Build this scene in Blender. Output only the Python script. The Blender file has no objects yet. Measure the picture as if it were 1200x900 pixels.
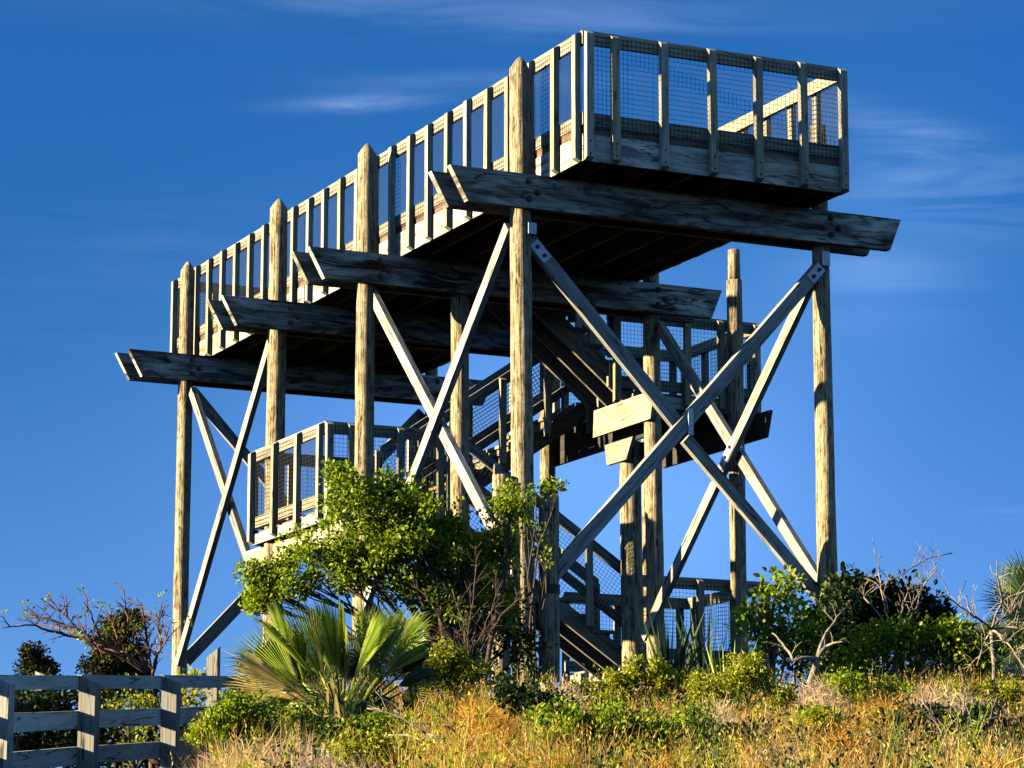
import bpy, math, random
from mathutils import Vector, noise as mnoise
R_ = random.Random(11)
sc = bpy.context.scene
col = sc.collection
ZO = 9.4                                   # height of the local zero (underside of the rim boards) above the path

def P(u, v, z):                            # tower frame: u = along the platform, v = across it, z = up from the rim boards' underside
    return Vector((u, -v, z + ZO))

# ------------------------------------------------------------------ camera, sky, sun, exposure
FPX = 3380.0
CAM = Vector((-25.683, 13.026, -7.820 + ZO))
YAW, PITCH = -0.4439, 0.1878
F = Vector((math.cos(PITCH)*math.cos(YAW), math.cos(PITCH)*math.sin(YAW), math.sin(PITCH)))
RT = F.cross(Vector((0, 0, 1))).normalized()
UP = RT.cross(F)
cam_d = bpy.data.cameras.new('camera')
cam = bpy.data.objects.new('camera', cam_d); col.objects.link(cam)
cam.location = CAM
cam.rotation_euler = (math.pi/2 + PITCH, 0, YAW - math.pi/2)
cam_d.sensor_width = 36.0; cam_d.lens = FPX/1200*36.0
cam_d.clip_start = 0.1; cam_d.clip_end = 6000
sc.camera = cam

SUN_EL = math.radians(14.5)
SUN_AZ_V = math.radians(12.0)              # sun stands off the left long side, turned this much towards +u
sdir = Vector((math.sin(SUN_AZ_V)*math.cos(SUN_EL), math.cos(SUN_AZ_V)*math.cos(SUN_EL), math.sin(SUN_EL)))
sun_d = bpy.data.lights.new('sun', 'SUN'); sun_d.energy = 5.0; sun_d.angle = math.radians(0.5)
sun_d.color = (1.0, 0.86, 0.56)
sun = bpy.data.objects.new('sun', sun_d); col.objects.link(sun)
sun.rotation_euler = (-sdir).to_track_quat('-Z', 'Y').to_euler()
sun.location = (0, 0, 40)

wd = bpy.data.worlds.new('World'); sc.world = wd; wd.use_nodes = True
nt = wd.node_tree; nt.nodes.clear()
N = nt.nodes.new; L = nt.links.new
def mth(op, a=None, b=None, c=None, t=None):
    n = (t or nt).nodes.new('ShaderNodeMath'); n.operation = op
    for i, q in enumerate((a, b, c)):
        if q is None: continue
        if isinstance(q, (int, float)): n.inputs[i].default_value = q
        else: (t or nt).links.new(q, n.inputs[i])
    return n.outputs[0]
sky = N('ShaderNodeTexSky'); sky.sky_type = 'NISHITA'; sky.sun_disc = False
sky.sun_elevation = SUN_EL; sky.sun_rotation = math.atan2(sdir.x, sdir.y)
sky.air_density = 0.8; sky.dust_density = 0.0; sky.ozone_density = 4.0
hs = N('ShaderNodeHueSaturation'); hs.inputs['Saturation'].default_value = 1.0; hs.inputs['Value'].default_value = 1.0
L(sky.outputs[0], hs.inputs['Color'])
tint = N('ShaderNodeMix'); tint.data_type = 'RGBA'; tint.blend_type = 'MULTIPLY'; tint.inputs[0].default_value = 1.0
L(hs.outputs[0], tint.inputs[6]); tint.inputs[7].default_value = (1.0, 1.0, 1.0, 1)
geo = N('ShaderNodeTexCoord')
sep = N('ShaderNodeSeparateXYZ'); L(geo.outputs['Generated'], sep.inputs[0])
# the sky deepens with height; overhead, out of view, brightened as added fill
ramp = N('ShaderNodeValToRGB'); L(sep.outputs['Z'], ramp.inputs[0])
ramp.color_ramp.interpolation = 'LINEAR'
SKYR = [(0.0, (0.36, 0.47, 0.74)), (0.07, (0.32, 0.45, 0.74)), (0.14, (0.25, 0.41, 0.64)), (0.23, (0.125, 0.385, 0.60)), (0.30, (0.125, 0.41, 0.66)), (0.42, (0.7, 0.72, 0.70)), (1.0, (1.1, 1.05, 0.88))]
while len(ramp.color_ramp.elements) < len(SKYR): ramp.color_ramp.elements.new(0.5)
for e, (ps, c) in zip(ramp.color_ramp.elements, SKYR): e.position = ps; e.color = (*c, 1)
tint2 = N('ShaderNodeMix'); tint2.data_type = 'RGBA'; tint2.blend_type = 'MULTIPLY'; tint2.inputs[0].default_value = 1.0
L(tint.outputs[2], tint2.inputs[6]); L(ramp.outputs[0], tint2.inputs[7])
# thin cirrus: a stretched noise, denser in a few places of the sky, over a broad pale veil low in the north
mp = N('ShaderNodeMapping'); L(geo.outputs['Generated'], mp.inputs[0])
mp.inputs['Rotation'].default_value = (0.0, 0.10, 0.44); mp.inputs['Scale'].default_value = (7, 9.0, 70.0)
mp.inputs['Location'].default_value = (3.1, 1.7, 0.9)
cn = N('ShaderNodeTexNoise'); cn.inputs['Scale'].default_value = 1.0; cn.inputs['Detail'].default_value = 7; cn.inputs['Roughness'].default_value = 0.6
cn.inputs['Distortion'].default_value = 0.7
L(mp.outputs[0], cn.inputs['Vector'])
cr = N('ShaderNodeMapRange'); cr.inputs['From Min'].default_value = 0.40; cr.inputs['From Max'].default_value = 0.72
L(cn.outputs[0], cr.inputs['Value'])
def vdot(v):
    n = N('ShaderNodeVectorMath'); n.operation = 'DOT_PRODUCT'; L(geo.outputs['Generated'], n.inputs[0]); n.inputs[1].default_value = v
    return n.outputs['Value']
dr_, du_ = vdot(tuple(RT)), vdot(tuple(UP))
def puff(x, y, sx, sy, tilt, amt):
    a0, b0 = (x-600)/FPX, -(y-450)/FPX
    a = mth('SUBTRACT', dr_, a0); b = mth('SUBTRACT', mth('SUBTRACT', du_, b0), mth('MULTIPLY', a, tilt))
    a = mth('DIVIDE', a, sx/FPX); b = mth('DIVIDE', b, sy/FPX)
    e = mth('EXPONENT', mth('MULTIPLY', mth('ADD', mth('MULTIPLY', a, a), mth('MULTIPLY', b, b)), -1.0))
    return mth('MULTIPLY', e, amt)
ps_ = [puff(430, 122, 75, 9, .05, .9), puff(600, 20, 260, 26, -.03, .45), puff(1060, 160, 110, 22, -.25, .5), puff(1110, 235, 120, 34, -.15, .6),
       puff(1030, 330, 90, 40, 0, .25), puff(1175, 600, 50, 6, 0, .5), puff(560, 95, 150, 14, 0, .35), puff(200, 300, 260, 90, .1, .08)]
acc = ps_[0]
for q in ps_[1:]: acc = mth('ADD', acc, q)
cf = mth('MULTIPLY', cr.outputs[0], acc)
cf = mth('MULTIPLY', cf, 0.42)
veil = mth('ADD', mth('ADD', puff(640, 560, 330, 230, 0, .42), puff(1010, 300, 130, 150, 0, .12)), puff(820, 620, 130, 130, 0, .12))
vl = N('ShaderNodeMix'); vl.data_type = 'RGBA'; L(veil, vl.inputs[0]); L(tint2.outputs[2], vl.inputs[6]); vl.inputs[7].default_value = (1.35, 3.0, 6.7, 1)
cl = N('ShaderNodeMix'); cl.data_type = 'RGBA'; L(cf, cl.inputs[0]); L(vl.outputs[2], cl.inputs[6])
cl.inputs[7].default_value = (3.9, 5.2, 7.6, 1)
bg = N('ShaderNodeBackground'); bg.inputs['Strength'].default_value = 0.075
out = N('ShaderNodeOutputWorld'); L(cl.outputs[2], bg.inputs[0]); L(bg.outputs[0], out.inputs[0])

sc.view_settings.view_transform = 'Standard'; sc.view_settings.look = 'None'
sc.view_settings.exposure = 1.62; sc.view_settings.gamma = 1.0; sc.view_settings.use_curve_mapping = False
sc.cycles.max_bounces = 3; sc.cycles.diffuse_bounces = 0; sc.cycles.transparent_max_bounces = 6
sc.cycles.use_denoising = True

# ------------------------------------------------------------------ helpers
def tag(o, label=None, cat=None, group=None, kind=None):
    if label: o['label'] = label
    if cat: o['category'] = cat
    if group: o['group'] = group
    if kind: o['kind'] = kind
    return o
WORLD = {}
def empty(name, loc):
    o = bpy.data.objects.new(name, None); col.objects.link(o); o.location = loc; WORLD[o.name] = Vector(loc)
    o.empty_display_size = 0.3
    return o
class MB:
    """collects shapes (world coordinates) and links them as one mesh object"""
    def __init__(s): s.v = []; s.f = []; s.uv = []; s.sm = []
    def face(s, idx, uvs=None, smooth=False):
        s.f.append(idx); s.uv.append(uvs or [(0, 0)]*len(idx)); s.sm.append(smooth)
    def hexa(s, c, length=None, off=None):
        """c: 8 corners, 0-3 one end ring, 4-7 the other; grain runs from ring to ring"""
        b = len(s.v); s.v += [Vector(q) for q in c]
        ox, oy = off or (R_.uniform(0, 40), R_.uniform(0, 40))
        Ln = ((c[4]-c[0]).length + (c[6]-c[2]).length)/2
        g = 0
        for i in range(4):
            j = (i+1) % 4
            w = (c[j]-c[i]).length
            s.face((b+i, b+j, b+4+j, b+4+i), [(ox, oy+g), (ox, oy+g+w), (ox+Ln, oy+g+w), (ox+Ln, oy+g)])
            g += w
        w1 = (c[1]-c[0]).length; w2 = (c[2]-c[1]).length
        for k, rv in ((0, True), (4, False)):
            q = [(ox+50, oy), (ox+50+w1*.2, oy), (ox+50+w1*.2, oy+w2), (ox+50, oy+w2)]
            ids = [b+k+i for i in range(4)]
            if rv: ids = ids[::-1]; q = q[::-1]
            s.face(tuple(ids), q)
    def box(s, u0, u1, v0, v1, z0, z1, ax='u'):
        if ax == 'u': c = [P(u0, v0, z0), P(u0, v1, z0), P(u0, v1, z1), P(u0, v0, z1), P(u1, v0, z0), P(u1, v1, z0), P(u1, v1, z1), P(u1, v0, z1)]
        elif ax == 'v': c = [P(u0, v0, z0), P(u1, v0, z0), P(u1, v0, z1), P(u0, v0, z1), P(u0, v1, z0), P(u1, v1, z0), P(u1, v1, z1), P(u0, v1, z1)]
        else: c = [P(u0, v0, z0), P(u1, v0, z0), P(u1, v1, z0), P(u0, v1, z0), P(u0, v0, z1), P(u1, v0, z1), P(u1, v1, z1), P(u0, v1, z1)]
        s.hexa(c)
    def beam(s, A, B, w, h, side=None):
        """board from A to B; w across (along side), h in the other direction"""
        A = Vector(A); B = Vector(B); d = (B-A).normalized()
        sd = Vector(side) if side else d.cross(Vector((0, 0, 1)))
        sd = (sd - d*sd.dot(d)).normalized(); t = d.cross(sd)
        a = sd*w/2; b_ = t*h/2
        ring = [-a-b_, a-b_, a+b_, -a+b_]
        s.hexa([A+q for q in ring]+[B+q for q in ring])
    def tube(s, pts, rad, n=8, cap=True, rough=0.0, seed=0.0, point=0.0):
        pts = [Vector(p_) for p_ in pts]; b0 = len(s.v); k = len(pts); ln = 0
        ox, oy = R_.uniform(0, 40), R_.uniform(0, 40); lens = []
        pa = None
        for i, p_ in enumerate(pts):
            d = (pts[min(i+1, k-1)]-pts[max(i-1, 0)])
            if d.length < 1e-6: d = Vector((0, 0, 1))
            d.normalize()
            if pa is None:
                pa = d.orthogonal().normalized()
            else:
                pa = pa - d*pa.dot(d)
                pa = pa.normalized() if pa.length > 1e-5 else d.orthogonal().normalized()
            q = d.cross(pa); r = rad[i] if hasattr(rad, '__len__') else rad
            for j in range(n):
                an = 2*math.pi*j/n
                rr = r
                if rough: rr *= 1 + rough*mnoise.noise(Vector((math.cos(an)*1.5+seed, math.sin(an)*1.5, p_.z*1.3+seed)))
                s.v.append(p_ + pa*math.cos(an)*rr + q*math.sin(an)*rr)
            if i: ln += (p_-pts[i-1]).length
            lens.append(ln)
        for i in range(k-1):
            for j in range(n):
                j2 = (j+1) % n; r = rad[i] if hasattr(rad, '__len__') else rad
                w = 2*math.pi*max(r, .01)/n
                s.face((b0+i*n+j, b0+i*n+j2, b0+(i+1)*n+j2, b0+(i+1)*n+j),
                       [(ox+lens[i], oy+j*w), (ox+lens[i], oy+(j+1)*w), (ox+lens[i+1], oy+(j+1)*w), (ox+lens[i+1], oy+j*w)], n > 5)
        if cap:
            s.face(tuple(b0+j for j in range(n))[::-1], None)
            s.face(tuple(b0+(k-1)*n+j for j in range(n)), None)
    def wire(s, A, B, r):
        A = Vector(A); B = Vector(B); d = (B-A).normalized(); x = d.orthogonal().normalized()*r; y = d.cross(x).normalized()*r
        b = len(s.v); ring = [x, -x*.5+y*.87, -x*.5-y*.87]
        s.v += [A+q for q in ring]+[B+q for q in ring]
        for i in range(3): s.face((b+i, b+(i+1) % 3, b+3+(i+1) % 3, b+3+i))
    def tri(s, a, b, c, smooth=False):
        k = len(s.v); s.v += [a, b, c]; s.face((k, k+1, k+2), [(0, 0), (1, 0), (.5, 1)], smooth)
    def quad(s, a, b, c, d):
        k = len(s.v); s.v += [a, b, c, d]; s.face((k, k+1, k+2, k+3), [(0, 0), (1, 0), (1, 1), (0, 1)])
    def build(s, name, mat, parent=None, origin=None, recalc=True):
        xs = s.v
        if origin is None:
            n_ = len(xs); st = max(1, n_//200)
            sm = xs[::st]
            origin = Vector((sum(q.x for q in sm)/len(sm), sum(q.y for q in sm)/len(sm), min(q.z for q in sm)))
        origin = Vector(origin)
        me = bpy.data.meshes.new(name)
        me.from_pydata([tuple(q-origin) for q in xs], [], s.f)
        uvl = me.uv_layers.new(name='grain')
        flat = [c for fu in s.uv for uv in fu for c in uv]
        uvl.data.foreach_set('uv', flat)
        me.polygons.foreach_set('use_smooth', s.sm)
        for m in (mat if isinstance(mat, (list, tuple)) else [mat]): me.materials.append(m)
        me.update()
        o = bpy.data.objects.new(name, me); col.objects.link(o)
        if parent is not None:
            o.parent = parent; o.location = origin - WORLD[parent.name]
        else: o.location = origin
        WORLD[o.name] = origin
        return o
def beam_ob(name, mat, parent, A, B, w, h, side=None):
    m = MB(); m.beam(A, B, w, h, side); return m.build(name, mat, parent)

# ------------------------------------------------------------------ materials
def newmat(name):
    m = bpy.data.materials.new(name); m.use_nodes = True; t = m.node_tree; t.nodes.clear()
    o = t.nodes.new('ShaderNodeOutputMaterial'); b = t.nodes.new('ShaderNodeBsdfPrincipled')
    t.links.new(b.outputs[0], o.inputs[0]); b.inputs['Roughness'].default_value = 0.85
    b.inputs['Specular IOR Level'].default_value = 0.25
    return m, t, b, o
def ramp_node(t, src, stops):
    r = t.nodes.new('ShaderNodeValToRGB'); t.links.new(src, r.inputs[0])
    while len(r.color_ramp.elements) < len(stops): r.color_ramp.elements.new(.5)
    for e, (ps, c) in zip(r.color_ramp.elements, stops): e.position = ps; e.color = (*c, 1)
    return r.outputs[0]
def noise_node(t, vec, scale, detail=3, rough=.55, dist=0.0):
    n = t.nodes.new('ShaderNodeTexNoise'); n.inputs['Scale'].default_value = scale; n.inputs['Detail'].default_value = detail
    n.inputs['Roughness'].default_value = rough; n.inputs['Distortion'].default_value = dist
    if vec is not None: t.links.new(vec, n.inputs['Vector'])
    return n.outputs[0]
def mapping(t, vec, scale, loc=(0, 0, 0)):
    n = t.nodes.new('ShaderNodeMapping'); n.inputs['Scale'].default_value = scale; n.inputs['Location'].default_value = loc
    t.links.new(vec, n.inputs[0]); return n.outputs[0]
def mixc(t, fac, a, b, mode='MIX'):
    n = t.nodes.new('ShaderNodeMix'); n.data_type = 'RGBA'; n.blend_type = mode
    for sl, q in ((0, fac), (6, a), (7, b)):
        if isinstance(q, (int, float)): n.inputs[sl].default_value = q
        elif isinstance(q, tuple): n.inputs[sl].default_value = (*q, 1)
        else: t.links.new(q, n.inputs[sl])
    return n.outputs[2]
def wood(name, lo, mid, hi, stain=0.35, stain_col=(.035, .03, .025), gy=26, bump=.5, silver=(.36, .37, .36), silver_amt=.35):
    m, t, b, o = newmat(name)
    uv = t.nodes.new('ShaderNodeUVMap'); uv.uv_map = 'grain'; uvo = uv.outputs[0]
    tc = t.nodes.new('ShaderNodeTexCoord')
    oi = t.nodes.new('ShaderNodeObjectInfo')
    grain = noise_node(t, mapping(t, uvo, (1.3, gy, 1)), 1.0, 5, .62, .35)
    fine = noise_node(t, mapping(t, uvo, (4, gy*4.5, 1)), 1.0, 3, .6)
    blot = noise_node(t, mapping(t, uvo, (.9, 4.0, 1)), 1.0, 4, .6, .6)
    g2 = mth('ADD', mth('MULTIPLY', grain, .72, t=t), mth('MULTIPLY', fine, .28, t=t), t=t)
    c = ramp_node(t, g2, [(.30, lo), (.47, mid), (.66, hi)])
    c = mixc(t, mth('MULTIPLY', ramp_node(t, blot, [(.42, (0, 0, 0)), (.62, (1, 1, 1))]), silver_amt, t=t), c, silver)
    # dark mildew and water stains
    st = noise_node(t, mapping(t, uvo, (1.6, 7.0, 1), (7, 3, 0)), 1.0, 5, .7, .8)
    stf = mth('MULTIPLY', ramp_node(t, st, [(.48, (0, 0, 0)), (.62, (1, 1, 1))]), mth('ADD', mth('MULTIPLY', oi.outputs['Random'], stain*.9, t=t), stain*.45, t=t), t=t)
    c = mixc(t, stf, c, stain_col)
    # knots
    vo = t.nodes.new('ShaderNodeTexVoronoi'); vo.inputs['Scale'].default_value = 1.0
    t.links.new(mapping(t, uvo, (1.1, 3.2, 1)), vo.inputs['Vector'])
    kn = ramp_node(t, vo.outputs['Distance'], [(.045, (1, 1, 1)), (.085, (0, 0, 0))])
    c = mixc(t, mth('MULTIPLY', kn, .75, t=t), c, (.05, .035, .02))
    # drying checks: thin dark lines along the grain
    ck = noise_node(t, mapping(t, uvo, (.55, gy*.55, 1), (11, 5, 0)), 1.0, 2, .5, .3)
    ckf = ramp_node(t, mth('ABSOLUTE', mth('SUBTRACT', ck, .5, t=t), t=t), [(.004, (1, 1, 1)), (.012, (0, 0, 0))])
    c = mixc(t, mth('MULTIPLY', ckf, .8, t=t), c, (.03, .024, .018))
    # each board a little lighter or darker
    br = t.nodes.new('ShaderNodeHueSaturation'); t.links.new(c, br.inputs['Color'])
    t.links.new(mth('ADD', mth('MULTIPLY', oi.outputs['Random'], .45, t=t), .78, t=t), br.inputs['Value'])
    t.links.new(mth('ADD', mth('MULTIPLY', mth('FRACT', mth('MULTIPLY', oi.outputs['Random'], 7.3, t=t), t=t), .5, t=t), .7, t=t), br.inputs['Saturation'])
    t.links.new(br.outputs[0], b.inputs['Base Color'])
    bm = t.nodes.new('ShaderNodeBump'); bm.inputs['Strength'].default_value = bump; bm.inputs['Distance'].default_value = .012
    t.links.new(g2, bm.inputs['Height']); t.links.new(bm.outputs[0], b.inputs['Normal'])
    return m
M = {}
M['lumber'] = wood('lumber', (.20, .155, .095), (.42, .34, .21), (.60, .50, .33), stain=.30, silver_amt=.3, silver=(.46, .42, .34))
M['skirt'] = wood('skirt', (.20, .16, .11), (.44, .37, .26), (.74, .66, .48), stain=.62, gy=12, silver_amt=.75, silver=(.80, .76, .62), stain_col=(.02, .018, .015))
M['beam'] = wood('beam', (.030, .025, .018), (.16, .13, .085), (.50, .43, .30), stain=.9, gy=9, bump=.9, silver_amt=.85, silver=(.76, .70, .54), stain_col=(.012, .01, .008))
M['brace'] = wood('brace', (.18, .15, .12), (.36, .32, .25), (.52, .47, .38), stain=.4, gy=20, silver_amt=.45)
M['shaded_wood'] = wood('shaded_wood', (.025, .02, .014), (.06, .048, .034), (.11, .09, .065), stain=.5, gy=18, silver_amt=.1, silver=(.1, .1, .1))  # shade under the deck and landings is put into this colour
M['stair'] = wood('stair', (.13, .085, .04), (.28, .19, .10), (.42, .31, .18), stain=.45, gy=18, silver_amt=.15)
M['deck_shaded'] = wood('deck_shaded', (.04, .022, .012), (.10, .055, .03), (.16, .10, .06), stain=.4, gy=20, silver_amt=.05, silver=(.12, .1, .08))  # reddish deck boards, darkened so the colour carries the underside's shade
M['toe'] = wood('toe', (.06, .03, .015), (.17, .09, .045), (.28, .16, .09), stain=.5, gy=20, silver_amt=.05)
M['fence'] = wood('fence', (.34, .29, .22), (.68, .60, .46), (.84, .76, .60), stain=.2, gy=16, silver_amt=.5, silver=(.84, .77, .62))
M['fencepost'] = wood('fencepost', (.26, .21, .16), (.44, .38, .28), (.58, .51, .40), stain=.2, gy=22, silver_amt=.3, silver=(.40, .42, .42))
def pole_mat():
    m, t, b, o = newmat('pole_wood')
    uv = t.nodes.new('ShaderNodeUVMap'); uv.uv_map = 'grain'; uvo = uv.outputs[0]
    g = noise_node(t, mapping(t, uvo, (1.6, 46, 1)), 1.0, 6, .7, .5)
    w = noise_node(t, mapping(t, uvo, (7, 13, 1), (3, 3, 0)), 1.0, 4, .65, .6)
    s_ = mth('ADD', mth('MULTIPLY', g, .65, t=t), mth('MULTIPLY', w, .35, t=t), t=t)
    c = ramp_node(t, s_, [(.38, (.018, .012, .008)), (.44, (.16, .11, .06)), (.50, (.46, .35, .20)), (.64, (.72, .60, .38))])
    st = noise_node(t, mapping(t, uvo, (.8, 2, 1)), 1.0, 3, .6)
    c = mixc(t, mth('MULTIPLY', ramp_node(t, st, [(.55, (0, 0, 0)), (.75, (1, 1, 1))]), .5, t=t), c, (.20, .17, .14))
    t.links.new(c, b.inputs['Base Color'])
    bm = t.nodes.new('ShaderNodeBump'); bm.inputs['Strength'].default_value = 1.0; bm.inputs['Distance'].default_value = .05
    t.links.new(s_, bm.inputs['Height']); t.links.new(bm.outputs[0], b.inputs['Normal'])
    return m
M['pole'] = pole_mat()
def plain(name, c, rough=.6, metal=0.0, var=.0, scale=8):
    m, t, b, o = newmat(name); b.inputs['Roughness'].default_value = rough; b.inputs['Metallic'].default_value = metal
    if var:
        tc = t.nodes.new('ShaderNodeTexCoord')
        n = noise_node(t, tc.outputs['Object'], scale, 4, .6)
        t.links.new(ramp_node(t, n, [(.3, tuple(q*(1-var) for q in c)), (.7, tuple(min(1, q*(1+var)) for q in c))]), b.inputs['Base Color'])
    else: b.inputs['Base Color'].default_value = (*c, 1)
    return m
M['galv'] = plain('galvanised_steel', (.55, .60, .64), .5, .3, .25, 30)
M['bolt'] = plain('rusty_bolt', (.06, .05, .045), .6, .5)
M['wire'] = plain('wire', (.012, .014, .018), .7, .0)
def leafmat(name, c1, c2, c3, trans=.35, scale=2.5, gloss=.45):
    m, t, b, o = newmat(name)
    tc = t.nodes.new('ShaderNodeTexCoord')
    gi = t.nodes.new('ShaderNodeNewGeometry')
    n = noise_node(t, tc.outputs['Object'], scale, 3, .6)
    f = mth('ADD', mth('MULTIPLY', n, .55, t=t), mth('MULTIPLY', gi.outputs['Random Per Island'], .45, t=t), t=t)
    c = ramp_node(t, f, [(.25, c1), (.5, c2), (.78, c3)])
    t.links.new(c, b.inputs['Base Color']); b.inputs['Roughness'].default_value = gloss
    tr = t.nodes.new('ShaderNodeBsdfTranslucent'); t.links.new(c, tr.inputs[0])
    mx = t.nodes.new('ShaderNodeMixShader'); mx.inputs[0].default_value = trans
    t.links.new(b.outputs[0], mx.inputs[1]); t.links.new(tr.outputs[0], mx.inputs[2]); t.links.new(mx.outputs[0], o.inputs[0])
    return m
M['leaf'] = leafmat('shrub_leaf', (.035, .08, .006), (.22, .34, .012), (.62, .66, .035), .45)
M['leaf_yel'] = leafmat('yellow_leaf', (.08, .13, .01), (.38, .42, .02), (.70, .60, .05), .42)
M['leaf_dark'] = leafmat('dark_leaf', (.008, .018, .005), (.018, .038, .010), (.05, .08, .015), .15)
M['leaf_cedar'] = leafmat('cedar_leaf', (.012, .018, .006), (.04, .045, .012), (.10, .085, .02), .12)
M['palm'] = leafmat('palm_leaf', (.09, .16, .012), (.36, .48, .05), (.66, .68, .14), .35, 4)
M['palm_dry'] = leafmat('dry_palm_leaf', (.30, .20, .05), (.55, .42, .12), (.72, .60, .22), .3, 4)
M['palm_dark'] = leafmat('dark_palm_leaf', (.015, .03, .012), (.04, .07, .025), (.10, .16, .05), .2, 4)
M['grass'] = leafmat('dry_grass_blade', (.36, .19, .035), (.72, .43, .09), (.88, .64, .24), .4, .9, .7)
M['grass_pink'] = leafmat('pink_grass_blade', (.36, .22, .13), (.64, .44, .29), (.80, .63, .45), .4, 1.2, .7)
M['grass_green'] = leafmat('green_grass_blade', (.14, .14, .01), (.46, .42, .03), (.74, .62, .10), .4, 1.5, .6)
M['dodder'] = leafmat('orange_stem', (.30, .12, .012), (.62, .30, .03), (.76, .48, .08), .4, 1.8, .6)
M['bark'] = plain('bark', (.09, .06, .04), .9, 0, .5, 20)
M['deadwood'] = plain('dead_wood', (.27, .215, .15), .9, 0, .55, 14)
M['redbark'] = plain('red_bark', (.20, .095, .065), .9, 0, .5, 14)
def ground_mat():
    m, t, b, o = newmat('dune_sand')
    tc = t.nodes.new('ShaderNodeTexCoord')
    n = noise_node(t, tc.outputs['Object'], 1.2, 8, .7)
    t.links.new(ramp_node(t, n, [(.3, (.012, .014, .006)), (.5, (.03, .028, .013)), (.72, (.075, .06, .035))]), b.inputs['Base Color'])
    bm = t.nodes.new('ShaderNodeBump'); bm.inputs['Strength'].default_value = .8; bm.inputs['Distance'].default_value = .1
    t.links.new(noise_node(t, tc.outputs['Object'], 9, 6, .7), bm.inputs['Height']); t.links.new(bm.outputs[0], b.inputs['Normal'])
    return m
M['ground'] = ground_mat()

# ------------------------------------------------------------------ ground
FH = Vector((math.cos(YAW), math.sin(YAW), 0))
PROF = [(-4000, -10.4), (-60, -9.6), (0, -9.4), (8, -8.6), (12, -7.85), (16, -7.25), (20, -6.85), (24, -6.38), (27, -5.98), (30, -5.58), (34, -5.2), (40, -5.2), (48, -5.6), (60, -7.0), (90, -8.6), (300, -9.6), (6000, -10.4)]
def gz(x, y):
    d = (Vector((x, y, 0))-Vector((CAM.x, CAM.y, 0))).dot(FH)
    z = PROF[-1][1]
    for (a, za), (b, zb) in zip(PROF, PROF[1:]):
        if a <= d <= b:
            f = (d-a)/(b-a); z = za+(zb-za)*f; break
    near = math.exp(-((d-20)/40)**2)
    z += near*(.16*mnoise.noise(Vector((x*.35, y*.35, 0))) + .07*mnoise.noise(Vector((x*1.2, y*1.2, 4))))
    lat = (Vector((x, y, 0))-Vector((CAM.x, CAM.y, 0))).dot(RT)
    if 4 < d < 60:
        t_ = min(1, max(0, (-.098-lat/d)/.045)); t_ = t_*t_*(3-2*t_)
        z -= 1.15*t_*min(1, (60-d)/22)
    return z+ZO
def grid_axis(c, fine, step, far):
    a = [c+i*step for i in range(int(-fine/step), int(fine/step)+1)]
    q = fine; out_ = list(a)
    while q < far:
        q *= 1.45; out_.append(c+q); out_.insert(0, c-q)
    return out_
gx = grid_axis(-6, 30, .6, 3500); gy_ = grid_axis(2, 26, .6, 3500)
mb = MB()
for y in gy_:
    for x in gx: mb.v.append(Vector((x, y, gz(x, y))))
nx = len(gx)
for j in range(len(gy_)-1):
    for i in range(nx-1):
        mb.face((j*nx+i, j*nx+i+1, (j+1)*nx+i+1, (j+1)*nx+i), None, True)
g_ = mb.build('ground', M['ground'], origin=(0, 0, 0)); tag(g_, kind='structure', label='sandy dune ground rising from the path to the tower')

def S(x, y, D):                            # a point D metres in front of the camera on the photograph's pixel x, y (1200 x 900)
    return CAM + D*(F + RT*(x-600)/FPX - UP*(y-450)/FPX)
def onground(x, D):
    p_ = S(x, 900, D); p_.z = gz(p_.x, p_.y); return p_

# ------------------------------------------------------------------ the tower
T = empty('observation_tower', P(5.0, 1.6, -5.2))
tag(T, 'tall weathered timber observation tower with stairs, cross braces and a long mesh-railed platform', 'observation tower')
W_, LL = 3.16, 12.96
ZG = -6.6
def pole(u, v, ztop, r, r2=None, du=0, dv=0, tip='point', name='pole', zb=None, n=16):
    zb = ZG if zb is None else zb
    k = 26; pts = []; rad = []; r2 = r2 or r
    sd = R_.uniform(0, 50)
    for i in range(k+1):
        f = i/k; z = ztop+(zb-ztop)*f
        ff = (0-z)/6
        wob = .010*mnoise.noise(Vector((sd, z*.6, 0)))
        pts.append(P(u+du*ff+wob, v+dv*ff+wob*.7, z)); rad.append(r2+(r-r2)*f)
    if tip == 'point':
        pts = [P(u, v, ztop+.13)] + [P(u, v, ztop+.07)] + pts; rad = [.02, r2*.62]+rad
    pts = pts[::-1]; rad = rad[::-1]
    m = MB(); m.tube(pts, rad, n, True, .07, sd)
    return m.build(name, M['pole'], T)
U3, U2, U1, U0 = .94, 4.95, 7.85, 11.6
pole(U3, -.27, 1.20, .122, .108, dv=.045)
pole(U2, -.36, 1.24, .120, .108)
pole(U1, -.37, 1.24, .125, .112)
pole(U0, -.29, 1.22, .108, .100)
pole(U3, 3.42, 1.02, .125, .088, tip='round')
pole(U2, 3.44, 1.05, .115, .100, tip='round', dv=.03)
pole(U1, 3.44, 1.05, .105, .10, tip='round')
pole(U0, 3.42, 1.05, .100, .09, tip='round')
pole(U2, .85, -.05, .115, .105, tip='flat', dv=.03, name='support_pole')
pole(5.6, 3.46, -1.84, .14, .135, tip='flat', dv=.04, name='landing_pole')
pole(5.50, 4.94, .34, .105, .10, tip='flat', name='landing_pole')
m = MB(); m.tube([P(5.5, 4.94, .30), P(5.5, 4.94, .55), P(5.5, 4.94, .74)], [.082, .080, .078], 12, True, .05, 3); m.build('landing_pole', M['pole'], T)
pole(7.85, 4.94, -.1, .10, .095, tip='flat', name='landing_pole')
pole(8.1, .9, -1.9, .10, .095, tip='flat', name='landing_pole')
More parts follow.
